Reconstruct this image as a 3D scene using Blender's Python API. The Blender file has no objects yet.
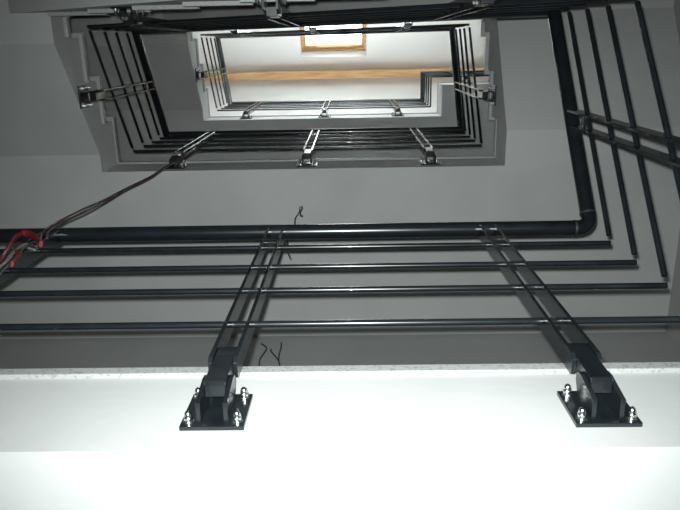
import bpy, bmesh, math
from mathutils import Vector, Matrix

# ------------------------------------------------------------------ camera, sky, lights, exposure
scene = bpy.context.scene
C = scene.collection
ZC = 1.52                       # eye height above the ground floor; all heights below are measured from the eye
RIGHT = Vector((0.99971422, 0.01885173, 0.01469974))
DOWN = Vector((-0.0135441, 0.95336266, -0.30152314))
FWD = Vector((-0.01969841, 0.30123788, 0.95334554))
F_PX = 661.0
EYE = Vector((0, 0, ZC))
cam_d = bpy.data.cameras.new('camera')
cam_d.sensor_width = 36.0
cam_d.lens = F_PX / 680.0 * 36.0
cam_d.clip_start = 0.02
cam = bpy.data.objects.new('camera', cam_d)
C.objects.link(cam)
m = Matrix((RIGHT, -DOWN, -FWD)).transposed().to_4x4()
m.translation = EYE
cam.matrix_world = m
scene.camera = cam

world = bpy.data.worlds.new('overcast_sky')
scene.world = world
world.use_nodes = True
bg = world.node_tree.nodes['Background']
bg.inputs[0].default_value = (0.93, 0.97, 1.0, 1)
bg.inputs[1].default_value = 18.0

fl = bpy.data.lights.new('camera_flash', 'SPOT')        # the camera's own flash, just beside its lens
fl.energy = 295.0
fl.color = (0.94, 1.0, 0.99)
fl.spot_size = math.radians(92)
fl.spot_blend = 1.0
fl.shadow_soft_size = 0.010
flo = bpy.data.objects.new('camera_flash', fl)
C.objects.link(flo)
fm = Matrix.Rotation(math.radians(2), 4, 'Y') @ Matrix.Rotation(math.radians(-3.5), 4, 'X') @ m   # not quite parallel to the lens
fm.translation = EYE + Vector((-0.016, -0.030, 0.0))
flo.matrix_world = fm

vs = scene.view_settings
vs.view_transform = 'Standard'
vs.look = 'None'
vs.gamma = 1.0
vs.use_curve_mapping = False
vs.exposure = 0.0

# ------------------------------------------------------------------ measures (metres, from the eye)
H = 2.88
XL, XR, YB, YT = -1.4398, 0.8485, 0.6355, -0.1287       # railing planes
E_ = 0.0586                                              # railing axis to slab face
H1, RA, RB = 2.2961, 0.6490, 1.7114                      # handrail height and its rise on the side and back flights
BARS = (0.1938, 0.3991, 0.5997, 0.8303)
QP = 1.138                                                # handrail axis above plate centre
POSTX = (-1.082, -0.274, 0.478)
FX0, FX1, FY0, FY1 = XL - E_, XR + E_, YT - E_, YB + E_   # faces of the well
WX0, WX1, WY0, WY1 = -2.58, 1.99, -1.27, 1.78            # inner faces of the walls
F0 = 1.342                                                # top of the first landing
RS = 0.18                                                # riser
GO = (FX1 - FX0) / 9.0                                   # going of the back flight
R_RAIL, R_BAR = 0.0270, 0.0085

def ray(px, py):
    return RIGHT * ((px - 340) / F_PX) + DOWN * ((py - 255) / F_PX) + FWD
def on_y(px, py, Y):
    d = ray(px, py); d = d * (Y / d.y)
    return d
def on_z(px, py, Z):
    d = ray(px, py); return d * (Z / d.z)
def W(x, y, z):
    return Vector((x, y, z + ZC))

# ------------------------------------------------------------------ materials
def mat(name, base, rough=0.6, metal=0.0, spec=0.5, noise=None, bump=None, coat=0.0):
    mt = bpy.data.materials.new(name); mt.use_nodes = True
    nt = mt.node_tree; b = nt.nodes['Principled BSDF']
    b.inputs['Base Color'].default_value = (*base, 1)
    b.inputs['Roughness'].default_value = rough
    b.inputs['Metallic'].default_value = metal
    b.inputs['Specular IOR Level'].default_value = spec
    b.inputs['Coat Weight'].default_value = coat
    tc = nt.nodes.new('ShaderNodeTexCoord')
    if noise:
        base2, scale, lo, hi, detail = noise
        n = nt.nodes.new('ShaderNodeTexNoise'); n.inputs['Scale'].default_value = scale; n.inputs['Detail'].default_value = detail
        r = nt.nodes.new('ShaderNodeValToRGB')
        r.color_ramp.elements[0].position = lo; r.color_ramp.elements[0].color = (*base2, 1)
        r.color_ramp.elements[1].position = hi; r.color_ramp.elements[1].color = (*base, 1)
        nt.links.new(tc.outputs['Object'], n.inputs['Vector'])
        nt.links.new(n.outputs['Fac'], r.inputs['Fac'])
        nt.links.new(r.outputs['Color'], b.inputs['Base Color'])
    if bump:
        sc, st, di = bump
        n2 = nt.nodes.new('ShaderNodeTexNoise'); n2.inputs['Scale'].default_value = sc; n2.inputs['Detail'].default_value = 4
        bp = nt.nodes.new('ShaderNodeBump'); bp.inputs['Strength'].default_value = st; bp.inputs['Distance'].default_value = di
        nt.links.new(tc.outputs['Object'], n2.inputs['Vector'])
        nt.links.new(n2.outputs['Fac'], bp.inputs['Height'])
        nt.links.new(bp.outputs['Normal'], b.inputs['Normal'])
    return mt

M_PLASTER = mat('white_plaster', (0.55, 0.56, 0.55), 0.85, spec=0.2, noise=((0.505, 0.515, 0.505), 2.2, 0.35, 0.6, 5), bump=(35, 0.12, 0.004))
M_ROOF = mat('attic_paint', (0.84, 0.83, 0.82), 0.9, spec=0.15, bump=(25, 0.08, 0.004))
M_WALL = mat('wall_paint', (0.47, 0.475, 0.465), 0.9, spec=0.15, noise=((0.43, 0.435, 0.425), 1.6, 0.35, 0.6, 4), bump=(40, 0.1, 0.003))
M_STONE = mat('speckled_stone', (0.40, 0.41, 0.40), 0.5, noise=((0.27, 0.275, 0.27), 150, 0.34, 0.48, 3))
M_FLOOR = mat('ground_tile', (0.30, 0.29, 0.28), 0.5, noise=((0.24, 0.24, 0.23), 60, 0.35, 0.6, 3))
M_BLACK = mat('black_paint', (0.010, 0.014, 0.017), 0.26, spec=0.55, coat=0.2, noise=((0.008, 0.010, 0.012), 18, 0.4, 0.6, 3))
M_ZINC = mat('zinc_bolt', (0.72, 0.74, 0.74), 0.22, metal=1.0)
M_WELD = mat('weld_metal', (0.10, 0.10, 0.10), 0.45, metal=0.8, bump=(120, 0.6, 0.003))
M_PINE = mat('pine_wood', (0.60, 0.37, 0.17), 0.55)
M_RED = mat('red_cord', (0.22, 0.008, 0.022), 0.6)
M_CABLE = mat('brown_cable', (0.060, 0.028, 0.028), 0.5)
M_WIRE = mat('dark_wire', (0.05, 0.048, 0.045), 0.6)
M_GREYW = mat('grey_wire', (0.24, 0.24, 0.23), 0.5)
M_ALU = mat('grey_flashing', (0.25, 0.26, 0.27), 0.4, metal=0.6)

def wood_nodes(mt):
    nt = mt.node_tree; b = nt.nodes['Principled BSDF']; tc = nt.nodes.new('ShaderNodeTexCoord')
    mp = nt.nodes.new('ShaderNodeMapping'); mp.inputs['Scale'].default_value = (1.0, 14, 14)
    n = nt.nodes.new('ShaderNodeTexNoise'); n.inputs['Scale'].default_value = 3; n.inputs['Detail'].default_value = 5
    r = nt.nodes.new('ShaderNodeValToRGB')
    r.color_ramp.elements[0].position = 0.32; r.color_ramp.elements[0].color = (0.47, 0.26, 0.11, 1)
    r.color_ramp.elements[1].position = 0.62; r.color_ramp.elements[1].color = (0.68, 0.43, 0.21, 1)
    nt.links.new(tc.outputs['Object'], mp.inputs['Vector']); nt.links.new(mp.outputs['Vector'], n.inputs['Vector'])
    nt.links.new(n.outputs['Fac'], r.inputs['Fac']); nt.links.new(r.outputs['Color'], b.inputs['Base Color'])
wood_nodes(M_PINE)

M_GLASS = bpy.data.materials.new('window_glass'); M_GLASS.use_nodes = True
nt = M_GLASS.node_tree; nt.nodes.clear()
out = nt.nodes.new('ShaderNodeOutputMaterial'); mix = nt.nodes.new('ShaderNodeMixShader')
tr = nt.nodes.new('ShaderNodeBsdfTransparent'); gl = nt.nodes.new('ShaderNodeBsdfGlossy'); fr = nt.nodes.new('ShaderNodeFresnel')
gl.inputs['Roughness'].default_value = 0.02; tr.inputs[0].default_value = (0.94, 0.96, 0.95, 1)
nt.links.new(fr.outputs[0], mix.inputs[0]); nt.links.new(tr.outputs[0], mix.inputs[1]); nt.links.new(gl.outputs[0], mix.inputs[2])
nt.links.new(mix.outputs[0], out.inputs[0])

# ------------------------------------------------------------------ builders
def link(name, me, parent=None, loc=None):
    o = bpy.data.objects.new(name, me); C.objects.link(o)
    if parent is not None: o.parent = parent
    if loc is not None: o.location = loc
    return o
def finish(bm, name, material, smooth=None):
    bmesh.ops.recalc_face_normals(bm, faces=bm.faces)
    me = bpy.data.meshes.new(name); bm.to_mesh(me); bm.free()
    me.materials.append(material)
    if smooth:
        for p in me.polygons: p.use_smooth = True
        me.set_sharp_from_angle(angle=math.radians(smooth))
    return me
def add_box(bm, lo, hi):
    v = [bm.verts.new((x, y, z)) for x in (lo[0], hi[0]) for y in (lo[1], hi[1]) for z in (lo[2], hi[2])]
    for f in ((0, 1, 3, 2), (4, 6, 7, 5), (0, 4, 5, 1), (2, 3, 7, 6), (0, 2, 6, 4), (1, 5, 7, 3)):
        bm.faces.new([v[i] for i in f])
def box_me(name, lo, hi, material, bevel=0.0):
    bm = bmesh.new(); add_box(bm, lo, hi)
    if bevel: bmesh.ops.bevel(bm, geom=list(bm.edges), offset=bevel, segments=2, affect='EDGES', profile=0.6)
    return finish(bm, name, material)
def prism(name, pts, axis, a, b, material, bevel=0.0):
    """polygon pts in the plane across `axis`, extruded from a to b"""
    bm = bmesh.new()
    def P(q, t):
        return {'x': (t, q[0], q[1]), 'y': (q[0], t, q[1]), 'z': (q[0], q[1], t)}[axis]
    A = [bm.verts.new(P(q, a)) for q in pts]; B = [bm.verts.new(P(q, b)) for q in pts]
    n = len(pts)
    bm.faces.new(A); bm.faces.new(B[::-1])
    for i in range(n): bm.faces.new((A[i], A[(i + 1) % n], B[(i + 1) % n], B[i]))
    if bevel: bmesh.ops.bevel(bm, geom=list(bm.edges), offset=bevel, segments=1, affect='EDGES')
    return finish(bm, name, material)
def tube(name, path, r, material, n=12, n0=None, n1=None, flat=1.0):
    """swept tube; n0 / n1: normals of the end planes for mitred corners"""
    path = [Vector(p) for p in path]; bm = bmesh.new(); rings = []
    up = Vector((0.13, 0.21, 0.97)).normalized(); L = len(path)
    for i, p in enumerate(path):
        d0 = (path[i] - path[i - 1]).normalized() if i > 0 else (path[1] - path[0]).normalized()
        d1 = (path[i + 1] - path[i]).normalized() if i < L - 1 else d0
        pl = (d0 + d1).normalized()
        if i == 0 and n0 is not None: pl = n0
        if i == L - 1 and n1 is not None: pl = n1
        u = d0.cross(up)
        if u.length < 0.05: u = d0.cross(Vector((1, 0, 0)))
        u.normalize(); w = d0.cross(u).normalized(); ring = []
        for k in range(n):
            t = 2 * math.pi * k / n
            c = u * (math.cos(t) * r) + w * (math.sin(t) * r * flat)
            c = c - d0 * (c.dot(pl) / d0.dot(pl))
            ring.append(bm.verts.new(p + c))
        rings.append(ring)
    for a, b in zip(rings, rings[1:]):
        for k in range(n): bm.faces.new((a[k], a[(k + 1) % n], b[(k + 1) % n], b[k]))
    bm.faces.new(rings[0][::-1]); bm.faces.new(rings[-1])
    return finish(bm, name, material, 45)
def lathe(name, prof, material, n=12):
    """profile (radius, height) turned about -Y"""
    bm = bmesh.new(); rings = []
    for r, h in prof:
        rings.append([bm.verts.new((r * math.cos(2 * math.pi * k / n), -h, r * math.sin(2 * math.pi * k / n))) for k in range(n)])
    for a, b in zip(rings, rings[1:]):
        for k in range(n): bm.faces.new((a[k], a[(k + 1) % n], b[(k + 1) % n], b[k]))
    bm.faces.new(rings[0][::-1]); bm.faces.new(rings[-1])
    return finish(bm, name, material, 40)
def spline(pts, sub=8):
    pts = [Vector(p) for p in pts]; o = []
    q = [pts[0] * 2 - pts[1]] + pts + [pts[-1] * 2 - pts[-2]]
    for i in range(1, len(q) - 2):
        a, b, c, d = q[i - 1:i + 3]
        for s in range(sub):
            t = s / sub
            o.append(0.5 * ((2 * b) + (c - a) * t + (2 * a - 5 * b + 4 * c - d) * t * t + (3 * b - 3 * c + d - a) * t ** 3))
    o.append(pts[-1]); return o
def structure(name, me, loc=(0, 0, ZC)):
    o = link(name, me, None, loc); o['kind'] = 'structure'; return o
def empty(name, loc):
    o = bpy.data.objects.new(name, None); C.objects.link(o); o.location = loc
    o.empty_display_size = 0.1; return o
def tag(o, label, cat, group=None):
    o['label'] = label; o['category'] = cat
    if group: o['group'] = group

# ------------------------------------------------------------------ the stair hall
T = 0.25
ZG = F0 - H                                              # ground floor
RIDGE_Y, RIDGE_Z, SL = 0.39, 10.05, 0.70
def roof_z(y): return RIDGE_Z - SL * abs(y - RIDGE_Y)
structure('floor', box_me('floor', (WX0 - T, WY0 - T, ZG - 0.3), (WX1 + T, WY1 + T, ZG), M_FLOOR))
ZA = F0 + 2 * H                                          # above this the walls are the white attic
structure('wall_front', box_me('wall_front', (WX0, WY1, ZG), (WX1, WY1 + T, ZA), M_WALL))
structure('wall_back', box_me('wall_back', (WX0, WY0 - T, ZG), (WX1, WY0, ZA), M_WALL))
structure('wall_left', box_me('wall_left', (WX0 - T, WY0 - T, ZG), (WX0, WY1 + T, ZA), M_WALL))
structure('wall_right', box_me('wall_right', (WX1, WY0 - T, ZG), (WX1 + T, WY1 + T, ZA), M_WALL))
gable = [(WY0 - T, ZA), (WY1 + T, ZA), (WY1 + T, roof_z(WY1 + T)), (RIDGE_Y, RIDGE_Z), (WY0 - T, roof_z(WY0 - T))]
structure('wall_left', prism('wall_left', gable, 'x', WX0 - T, WX0, M_ROOF))
structure('wall_right', prism('wall_right', gable, 'x', WX1, WX1 + T, M_ROOF))
def attic_wall(name, y0, y1, top, n, x0, x1, z0, z1):  # attic wall with an added, unseen window that brightens the ceiling
    bm = bmesh.new()
    for lo, hi in (((WX0, y0, ZA), (x0, y1, top)), ((x1, y0, ZA), (WX1, y1, top)), ((x0, y0, ZA), (x1, y1, z0)), ((x0, y0, z1), (x1, y1, top))):
        add_box(bm, lo, hi)
    structure(name, finish(bm, name, M_ROOF))
    ym = (y0 + y1) / 2; f = 0.06; bm = bmesh.new()
    for lo, hi in (((x0, ym - 0.04, z0), (x0 + f, ym + 0.04, z1)), ((x1 - f, ym - 0.04, z0), (x1, ym + 0.04, z1)),
                   ((x0 + f, ym - 0.04, z0), (x1 - f, ym + 0.04, z0 + f)), ((x0 + f, ym - 0.04, z1 - f), (x1 - f, ym + 0.04, z1))):
        add_box(bm, lo, hi)
    w = structure('window_%d' % n, finish(bm, 'window_frame', M_PINE))  # added window, out of view, there for the attic daylight
    xm = (x0 + x1) / 2
    link('mullion', box_me('mullion', (xm - 0.04, ym - 0.04, z0 + f), (xm + 0.04, ym + 0.04, z1 - f), M_PINE), w)
    for a, b in ((x0 + f, xm - 0.04), (xm + 0.04, x1 - f)):
        link('pane', box_me('pane', (a, ym - 0.004, z0 + f), (b, ym + 0.004, z1 - f), M_GLASS), w)
attic_wall('wall_front', WY1, WY1 + T, roof_z(WY1), 2, -1.4, 1.0, ZA + 0.55, ZA + 1.65)  # window added to light the back slope
attic_wall('wall_back', WY0 - T, WY0, roof_z(WY0), 3, -1.4, 1.0, ZA + 0.45, ZA + 1.55)  # window added to light the front slope

# roof slopes; the back slope has the skylight opening
cs = 1 / math.sqrt(1 + SL * SL); sn = SL * cs
RT = 0.26                                                # roof build-up
def slope_box(bm, x0, x1, s0, s1, t0, t1, side=-1):      # s down the slope from the ridge, t outwards; side -1 back, +1 front
    def pt(x, s, t): return (x, RIDGE_Y + side * (s * cs + t * sn), RIDGE_Z - s * sn + t * cs)
    v = [bm.verts.new(pt(x, s, t)) for x in (x0, x1) for s in (s0, s1) for t in (t0, t1)]
    for f in ((0, 1, 3, 2), (4, 6, 7, 5), (0, 4, 5, 1), (2, 3, 7, 6), (0, 2, 6, 4), (1, 5, 7, 3)):
        bm.faces.new([v[i] for i in f])
def hit_slope(px, py):
    d = ray(px, py)                                       # z = RIDGE_Z - SL*(RIDGE_Y - y)
    k = (RIDGE_Z - SL * RIDGE_Y) / (d.z - SL * d.y)
    p = d * k; return p.x, (RIDGE_Y - p.y) / cs
SKX0 = hit_slope(301, 56)[0]; SKX1, SKS0 = hit_slope(366.5, 56)
SKS1 = SKS0 + 1.18
XA, XB = WX0 - T, WX1 + T
def slope_obj(name, parts, material, side, parent=None):
    bm = bmesh.new()
    for p in parts: slope_box(bm, *p, side)
    return link(name, finish(bm, name, material), parent, None if parent else (0, 0, ZC))
def roof_slope(side, s_end, holes):
    """holes (x0, x1) share one band s0..s1"""
    s0, s1 = holes[0][2:]
    parts = [(XA, XB, 0, s0, 0, RT), (XA, XB, s1, s_end, 0, RT)]
    xs = [XA] + [v for h in holes for v in h[:2]] + [XB]
    parts += [(xs[i], xs[i + 1], s0, s1, 0, RT) for i in range(0, len(xs), 2)]
    o = slope_obj('ceiling', parts, M_ROOF, side); o['kind'] = 'structure'
def skylight(n, side, x0, x1, s0, s1):
    fw, sw = 0.035, 0.03
    win = slope_obj('window_%d' % n, [(x0, x0 + fw, s0, s1, 0.13, RT + 0.05), (x1 - fw, x1, s0, s1, 0.13, RT + 0.05),
          (x0 + fw, x1 - fw, s0, s0 + fw, 0.13, RT + 0.05), (x0 + fw, x1 - fw, s1 - fw, s1, 0.13, RT + 0.05)], M_PINE, side)
    win['kind'] = 'structure'
    a0, a1, b0, b1 = x0 + fw, x1 - fw, s0 + fw, s1 - fw
    slope_obj('window_sash', [(a0, a0 + sw, b0, b1, 0.17, RT + 0.03), (a1 - sw, a1, b0, b1, 0.17, RT + 0.03),
          (a0 + sw, a1 - sw, b0, b0 + sw, 0.17, RT + 0.03), (a0 + sw, a1 - sw, b1 - sw, b1, 0.17, RT + 0.03)], M_PINE, side, win)
    slope_obj('pane', [(a0 + sw, a1 - sw, b0 + sw, b1 - sw, 0.225, 0.233)], M_GLASS, side, win)
    slope_obj('vent_flap', [(a0 + 0.18, a1 - 0.18, b0 + 0.006, b0 + 0.026, 0.150, 0.17)], M_PINE, side, win)
    for q in ((x0 - 0.06, x0), (x1, x1 + 0.06)):
        slope_obj('flashing', [(q[0], q[1], s0 - 0.06, s1 + 0.06, RT, RT + 0.06)], M_ALU, side, win)
roof_slope(-1, (RIDGE_Y - WY0 + T) / cs, [(SKX0, SKX1, SKS0, SKS1)])
skylight(1, -1, SKX0, SKX1, SKS0, SKS1)
fs = slope_obj('ceiling', [(XA, XB, 0, (WY1 + T - RIDGE_Y) / cs, 0, RT)], M_ROOF, 1); fs['kind'] = 'structure'

# ------------------------------------------------------------------ landings
def landing(F, extra=None):
    pts_lo = F - 0.31
    o = structure('floor', box_me('landing', (WX0, FY1, pts_lo), (WX1, WY1, F - 0.032), M_PLASTER))
    link('stone_slab', box_me('stone_slab', (WX0, FY1 - 0.011, F - 0.032), (WX1, WY1, F), M_STONE, 0.003), o)
    return o
landings = [landing(F0 + k * H) for k in range(3)]
# the top landing reaches a little over the right flight
F2 = F0 + 2 * H; NY = 0.385
ext = structure('floor', box_me('landing_return', (FX1, NY, F2 - 0.31), (WX1, FY1, F2 - 0.032), M_PLASTER))
link('stone_slab', box_me('stone_slab', (FX1 - 0.007, NY - 0.007, F2 - 0.032), (WX1, FY1 - 0.007, F2), M_STONE, 0.003), ext)

# ------------------------------------------------------------------ stair flights
TH = 0.04
SIDE = 0.018                                             # tread overhang at the well
def tread(parent, lo, hi):
    return link('tread', box_me('tread', lo, hi, M_STONE, 0.004), parent)
def right_flight(F, solid=False):
    y1, y2, y3 = 0.45, 0.17, -0.07
    pts = [(FY1, F - TH), (y1, F - TH), (y1, F + RS - TH), (y2, F + RS - TH), (y2, F + 2 * RS - TH), (y3, F + 2 * RS - TH), (y3, F + 3 * RS - TH), (FY0, F + 3 * RS - TH)]
    pts += [(FY0, F), (FY1, F - TH * 0.99)][:1] + [(FY1, F - TH - 0.01)] if solid else [(FY0, F + 0.14), (0.487, F - 0.31), (FY1, F - 0.31)]
    if solid: pts = [(y1, F), (y1, F + RS - TH), (y2, F + RS - TH), (y2, F + 2 * RS - TH), (y3, F + 2 * RS - TH), (y3, F + 3 * RS - TH), (FY0, F + 3 * RS - TH), (FY0, F)]
    o = structure('stair_flight', prism('right_flight', pts, 'x', FX1, WX1, M_PLASTER))
    if not solid: tread(o, (FX1 - 0.007, y1, F - TH), (WX1, FY1 - 0.007, F))
    tread(o, (FX1 - SIDE, y2, F + RS - TH), (WX1, y1 + 0.028, F + RS))
    tread(o, (FX1 - SIDE, y3, F + 2 * RS - TH), (WX1, y2 + 0.028, F + 2 * RS))
    tread(o, (FX1 - SIDE, FY0, F + 3 * RS - TH), (WX1, y3 + 0.028, F + 3 * RS))
    return o
def left_flight(F2_):
    y1, y2, y3 = 0.42, 0.17, -0.07
    pts = [(FY1, F2_ - TH), (y1, F2_ - TH), (y1, F2_ - RS - TH), (y2, F2_ - RS - TH), (y2, F2_ - 2 * RS - TH), (y3, F2_ - 2 * RS - TH),
           (y3, F2_ - 3 * RS - TH), (FY0, F2_ - 3 * RS - TH), (FY0, F2_ - 0.73), (-0.04, F2_ - 0.73), (0.59, F2_ - 0.31), (FY1, F2_ - 0.31)]
    o = structure('stair_flight', prism('left_flight', pts, 'x', WX0, FX0, M_PLASTER))
    tread(o, (WX0, y1 - 0.028, F2_ - TH), (FX0 + 0.007, FY1 - 0.007, F2_))
    tread(o, (WX0, y2 - 0.028, F2_ - RS - TH), (FX0 + SIDE, y1, F2_ - RS))
    tread(o, (WX0, y3 - 0.028, F2_ - 2 * RS - TH), (FX0 + SIDE, y2, F2_ - 2 * RS))
    tread(o, (WX0, FY0, F2_ - 3 * RS - TH), (FX0 + SIDE, y3, F2_ - 3 * RS))
    return o
def back_flight(F):
    G = F + 3 * RS
    pts = [(WX1, G - TH), (FX1, G - TH)]
    for i in range(10):
        x = FX1 - GO * i
        pts.append((x, G - TH + RS * (i + 1)))
        pts.append((x - GO if i < 9 else WX0, G - TH + RS * (i + 1)))
    zl, zr = F + 2.15, F + 0.14
    pts += [(WX0, zl), (-1.70, zl), (-1.70 + (zl - zr) / 0.675, zr), (WX1, zr)]
    o = structure('stair_flight', prism('back_flight', pts, 'y', WY0, FY0, M_PLASTER))
    tread(o, (FX1, WY0, G - TH), (WX1, FY0, G))
    for i in range(10):
        x = FX1 - GO * i
        tread(o, (x - GO if i < 9 else WX0, WY0, G - TH + RS * (i + 1)), (x + 0.028, FY0 + SIDE, G + RS * (i + 1)))
    return o
for k in (-1, 0, 1):
    F = F0 + k * H
    right_flight(F, k == -1); back_flight(F); left_flight(F + H)

# pine beam along the ridge of the roof
bz1 = RIDGE_Z - 0.5 * 0.11 * SL
beam = link('roof_beam', box_me('roof_beam', (WX0, RIDGE_Y - 0.055, bz1 - 0.16), (WX1, RIDGE_Y + 0.055, bz1), M_PINE, 0.004), None, (0, 0, ZC))
tag(beam, 'long bare pine beam running under the white attic ceiling', 'beam')

# ------------------------------------------------------------------ railings
# post meshes, origin at the plate centre on the wall face, facing -Y
PW = 0.062
ME_PLATE = box_me('base_plate', (-PW, -0.009, -PW), (PW, 0.0, PW), M_BLACK, 0.0012)
def ear_me():
    pts = [(-0.009, -0.050), (-0.009, 0.030), (-0.044, 0.050), (-0.056, 0.050), (-0.064, 0.042), (-0.066, 0.024), (-0.052, -0.050)]
    return prism('bracket_ear', pts, 'x', -0.0045, 0.0045, M_BLACK, 0.0008)
ME_EAR = ear_me()
def core_me():
    bm = bmesh.new()
    add_box(bm, (-0.0215, -E_ - 0.017, -0.006), (0.0215, -E_ + 0.019, 0.150))
    bmesh.ops.bevel(bm, geom=list(bm.edges), offset=0.002, segments=1, affect='EDGES')
    return finish(bm, 'post', M_BLACK)
ME_CORE = core_me()
ME_SPACER = box_me('spacer', (-0.0217, -E_ - 0.006, QP - 0.15), (0.0217, -E_ + 0.006, QP - 0.13), M_BLACK, 0.001)
def flat_me(dtop):
    bm = bmesh.new()
    w = 0.023; z0, z1 = 0.078, QP - 0.012
    pts = [(-E_ - w, z0 + 0.012), (-E_ - w + 0.010, z0), (-E_ + w - 0.004, z0), (-E_ + w, z0 + 0.008), (-E_ + w, z1), (-E_ - w, z1)]
    return prism('flat_bar', pts, 'x', -0.0045, 0.0045, M_BLACK, 0.0008)
ME_FLAT = flat_me(0)
ME_BOLT = lathe('bolt', [(0.0115, 0.009), (0.0115, 0.0115), (0.0085, 0.0118), (0.0090, 0.020), (0.0078, 0.0215), (0.0074, 0.026), (0.0055, 0.031), (0.0024, 0.0335)], M_ZINC, 12)

def add_post(root, pos, ang):
    """pos: plate centre, in the railing's own coordinates"""
    p = link('post', ME_CORE, root, pos); p.rotation_euler = (0, 0, ang)
    for s in (-1, 1):
        link('flat_bar', ME_FLAT, p, (s * 0.0262, 0, 0))
        link('bracket_ear', ME_EAR, p, (s * 0.0262, 0, 0))
    link('base_plate', ME_PLATE, p)
    link('spacer', ME_SPACER, p)
    for sx in (-1, 1):
        for sz in (-1, 1): link('bolt', ME_BOLT, p, (sx * 0.047, 0, sz * 0.045))
    return p

def unit(a, b): return (Vector(b) - Vector(a)).normalized()
def mitre(d0, d1): return (d0 + d1).normalized()
def railing(a, b, label, posts, ang, face, prev=None, nxt=None, gap0=0.0, gap1=0.0, elbow=False, group=None):
    """handrail from a to b (eye coordinates); prev / nxt: directions of the neighbouring rails"""
    a, b = Vector(a), Vector(b); d = (b - a).normalized()
    mid = Vector(((a.x + b.x) / 2, (a.y + b.y) / 2, min(a.z, b.z) - QP))
    root = empty('stair_railing', mid + Vector((0, 0, ZC)))
    tag(root, label, 'railing', group)
    n0 = mitre(prev, d) if prev is not None else None
    n1 = mitre(d, nxt) if nxt is not None else None
    path = [a - mid, b - mid]
    if elbow:                                            # bent tube at the far corner
        R = 0.05; c0 = b - d * R; c1 = b + nxt * R; path = [a - mid]
        for i in range(9):
            t = i / 8
            path.append((c0 * (1 - t) ** 2 + b * (2 * t * (1 - t)) + c1 * t * t) - mid)
        n1 = None
    hr = link('handrail', tube('handrail', path, R_RAIL, M_BLACK, 20, n0, n1), root)
    if elbow:
        for q, dd in ((b - d * 0.055, d), (b + nxt * 0.055, nxt)):
            link('weld_bead', tube('weld_bead', [q - mid - dd * 0.004, q - mid + dd * 0.004], R_RAIL + 0.0016, M_WELD, 20), hr)
    for off in BARS:
        dz = Vector((0, 0, -off))
        link('rail_bar', tube('rail_bar', [a - mid + dz + d * gap0, b - mid + dz - d * gap1], R_BAR, M_BLACK, 12), root)
    for t in posts:
        p = a + (b - a) * t
        q = Vector((p.x + face[0] * E_, p.y + face[1] * E_, p.z - QP))
        add_post(root, q - mid, ang)
    return root

def corners(k):
    hb = H1 + k * H
    return ((XL, YB, hb), (XR, YB, hb), (XR, YT, hb + RA), (XL, YT, hb + RA + RB), (XL, YB, hb + H))
LBL = {
 0: ('lowest black steel railing bolted to the white flash-lit landing edge',
     'black steel railing rising from the rounded handrail bend, beside grey soffit',
     'black steel railing climbing the back flight, hiding most of its stair treads',
     'black steel railing on the short flight up to the landing with the brown cable'),
 1: ('black steel railing on the landing edge where the brown cable ends',
     'black steel railing on the short flight seen against the white attic',
     'black steel railing climbing the back flight just under the skylight',
     'black steel railing on the topmost short flight, against the white attic ceiling'),
}
PB = [(x - XL) / (XR - XL) for x in POSTX]
for k in (0, 1):
    c = corners(k); cp = corners(k - 1)
    d = [unit(c[i], c[i + 1]) for i in range(4)]
    dprev = unit(cp[3], cp[4])
    dn = d[0]
    railing(c[0], c[1], LBL[k][0], PB, 0.0, (0, 1), dprev, d[1], 0.0, 0.0, elbow=(k == 0))
    a = Vector(c[1]) + d[1] * (0.05 if k == 0 else 0)
    railing(a, c[2], LBL[k][1], [0.44 if k == 0 else 0.42], -math.pi / 2, (1, 0), None if k == 0 else d[0], d[2], -0.022 if k == 0 else 0.02, 0.03)
    railing(c[2], c[3], LBL[k][2], [0.19, 0.50, 0.81], math.pi, (0, -1), d[1], d[3], 0.0, 0.0)
    railing(c[3], c[4], LBL[k][3], [0.485], math.pi / 2, (-1, 0), d[2], dn, 0.03, 0.035)
# lower short flight that reaches the first landing from the ground floor
cm = corners(-1)
railing(cm[3], cm[4], 'black steel railing on the short flight up to the flash-lit landing', [0.485], math.pi / 2, (-1, 0), None, unit(cm[0], cm[1]), 0.03, 0.035)
# guard of the top floor: straight length, return, and length to the wall
h3 = H1 + 2 * H; YN = NY - E_
c0, c1, c2, c3 = Vector((XL, YB, h3)), Vector((XR, YB, h3)), Vector((XR, YN, h3)), Vector((WX1 - 0.03, YN, h3))
dpl = unit(corners(1)[3], corners(1)[4]); dx = Vector((1, 0, 0)); dyn = Vector((0, -1, 0))
railing(c0, c1, 'topmost black steel guard rail on the light slab edge below the pine beam', PB, 0.0, (0, 1), dpl, dyn, 0.0, 0.0)
railing(c1, c2, 'short return of the top floor guard rail at the slab notch', [], -math.pi / 2, (1, 0), dx, dx, 0.0, 0.0)
g3 = railing(c2, c3, 'top floor guard rail running from the slab notch to the wall', [0.28], 0.0, (0, 1), dyn, None, 0.0, 0.0)

# ------------------------------------------------------------------ cables and cords
def px_path(pts):                                        # (px, py, Y) -> points on that vertical plane
    return [on_y(x, y, Y) for x, y, Y in pts]
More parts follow.
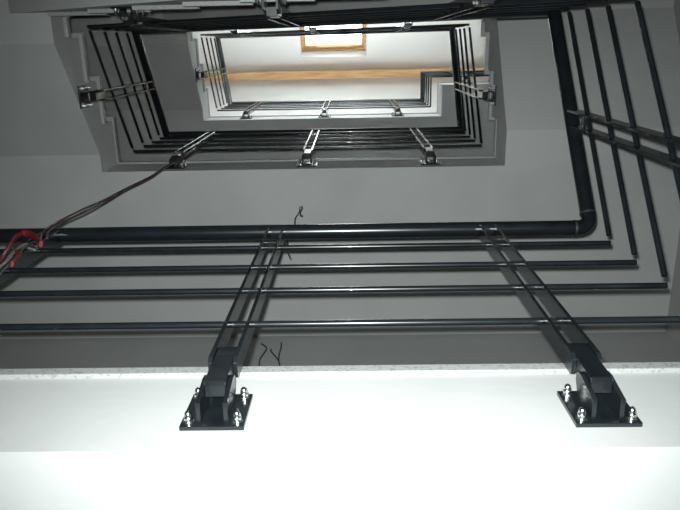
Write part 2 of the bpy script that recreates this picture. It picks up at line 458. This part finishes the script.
# brown twin cable hanging between two railings
root = empty('hanging_cable', W(-1.09, 0.60, 2.25))
def strand(pts, r, material, base, name='strand', n=8):
    return link(name, tube(name, [p - base for p in spline(pts)], r, material, n), root)
base = Vector((-1.09, 0.60, 2.25))
pA = px_path([(47, 238, 0.604), (48, 232, 0.604), (62, 222, 0.62), (85, 212, 0.63), (104, 202, 0.635), (125, 190, 0.63), (150, 178, 0.62), (165, 168, 0.605), (184, 157, 0.59), (196, 147.5, 0.585)])
pB = px_path([(40, 240, 0.602), (43, 232, 0.602), (58, 222, 0.615), (80, 210.5, 0.63), (103, 200.5, 0.637), (126, 188.5, 0.632), (150, 176.8, 0.622), (165, 167, 0.607), (183, 156.5, 0.592), (196, 147, 0.587)])
strand(pA, 0.0042, M_CABLE, base); strand(pB, 0.0042, M_CABLE, base)
tag(root, 'brown twin cable hanging between the lowest railing and the one above it', 'cable')

# red cord looped over the lowest handrail
base = Vector((-1.14, 0.56, 2.2)); root = empty('red_cord', W(*base))
pr = px_path([(-12, 272, 0.555), (2, 258, 0.565), (9, 247, 0.585), (15, 238, 0.592), (23, 233.5, 0.594), (31, 234.5, 0.594), (37, 239, 0.592), (41, 244, 0.588)])
link('loop', tube('loop', [p - base for p in spline(pr)], 0.0115, M_RED, 10, flat=0.55), root)
pr = px_path([(12, 264, 0.56), (17, 258, 0.568), (20, 255, 0.574), (16, 252, 0.578)])
link('tail', tube('tail', [p - base for p in spline(pr)], 0.009, M_RED, 10, flat=0.6), root)
tag(root, 'red cord looped over the lowest black handrail', 'cord')
base = Vector((-1.16, 0.56, 2.1)); root = empty('wire_bundle', W(*base))
for j, (dx_, dy_, mt) in enumerate(((0, 0, M_GREYW), (4, 1.5, M_WIRE), (-4, 3, M_GREYW), (8, -2, M_WIRE))):
    pr = px_path([(-14 + dx_, 282 + dy_, 0.55), (0 + dx_, 267 + dy_, 0.556), (9 + dx_, 259 + dy_, 0.565), (16 + dx_, 250 + dy_, 0.58), (26 + dx_, 244 + dy_, 0.592), (36 + dx_ * 0.3, 247 + dy_, 0.596)])
    link('strand', tube('strand', [p - base for p in spline(pr)], 0.004, mt, 8), root)
tag(root, 'loose bundle of grey and dark wires under the red cord', 'wires')

# wires left hanging from the soffit of the middle landing
S2 = F0 + H - 0.31
base = Vector((-0.318, 0.925, S2)); root = empty('ceiling_wire', W(*base))
wz = [(0, 0, 0.0), (0.004, 0.004, -0.12), (-0.006, 0.0, -0.3), (0.006, 0.006, -0.48), (-0.01, 0.0, -0.66), (-0.004, 0.02, -0.82), (0.02, 0.03, -0.93)]
link('strand', tube('strand', spline(wz), 0.0035, M_WIRE, 8), root)
wz = [(0.012, 0, 0.0), (0.016, 0.002, -0.05), (0.008, 0.012, -0.10), (0.018, 0.02, -0.15), (0.026, 0.012, -0.19), (0.016, 0.004, -0.2)]
link('strand', tube('strand', spline(wz), 0.005, M_WIRE, 8), root)
wz = [(-0.004, 0.004, -0.82), (-0.03, 0.02, -0.86), (-0.05, 0.05, -0.95)]
link('strand', tube('strand', spline(wz), 0.003, M_WIRE, 8), root)
tag(root, 'thin dark wires hanging from the grey soffit behind the lowest handrail', 'wires')
# wires poking out of the wall below that soffit
base = Vector((-0.49, WY1, 3.42)); root = empty('wall_wire', W(*base))
for pts in ([(-0.055, 0, 0.0), (-0.06, -0.05, 0.05), (-0.03, -0.08, 0.14), (-0.075, -0.06, 0.25)],
            [(0.065, 0, 0.0), (0.05, -0.05, 0.04), (0.0, -0.07, 0.12), (-0.005, -0.07, 0.15)],
            [(0.06, 0, 0.02), (0.045, -0.04, 0.10), (0.05, -0.06, 0.20), (0.042, -0.05, 0.28)]):
    link('strand', tube('strand', spline(pts), 0.0045, M_WIRE, 8), root)
tag(root, 'loose dark wires sticking out of the wall just above the white landing edge', 'wires')
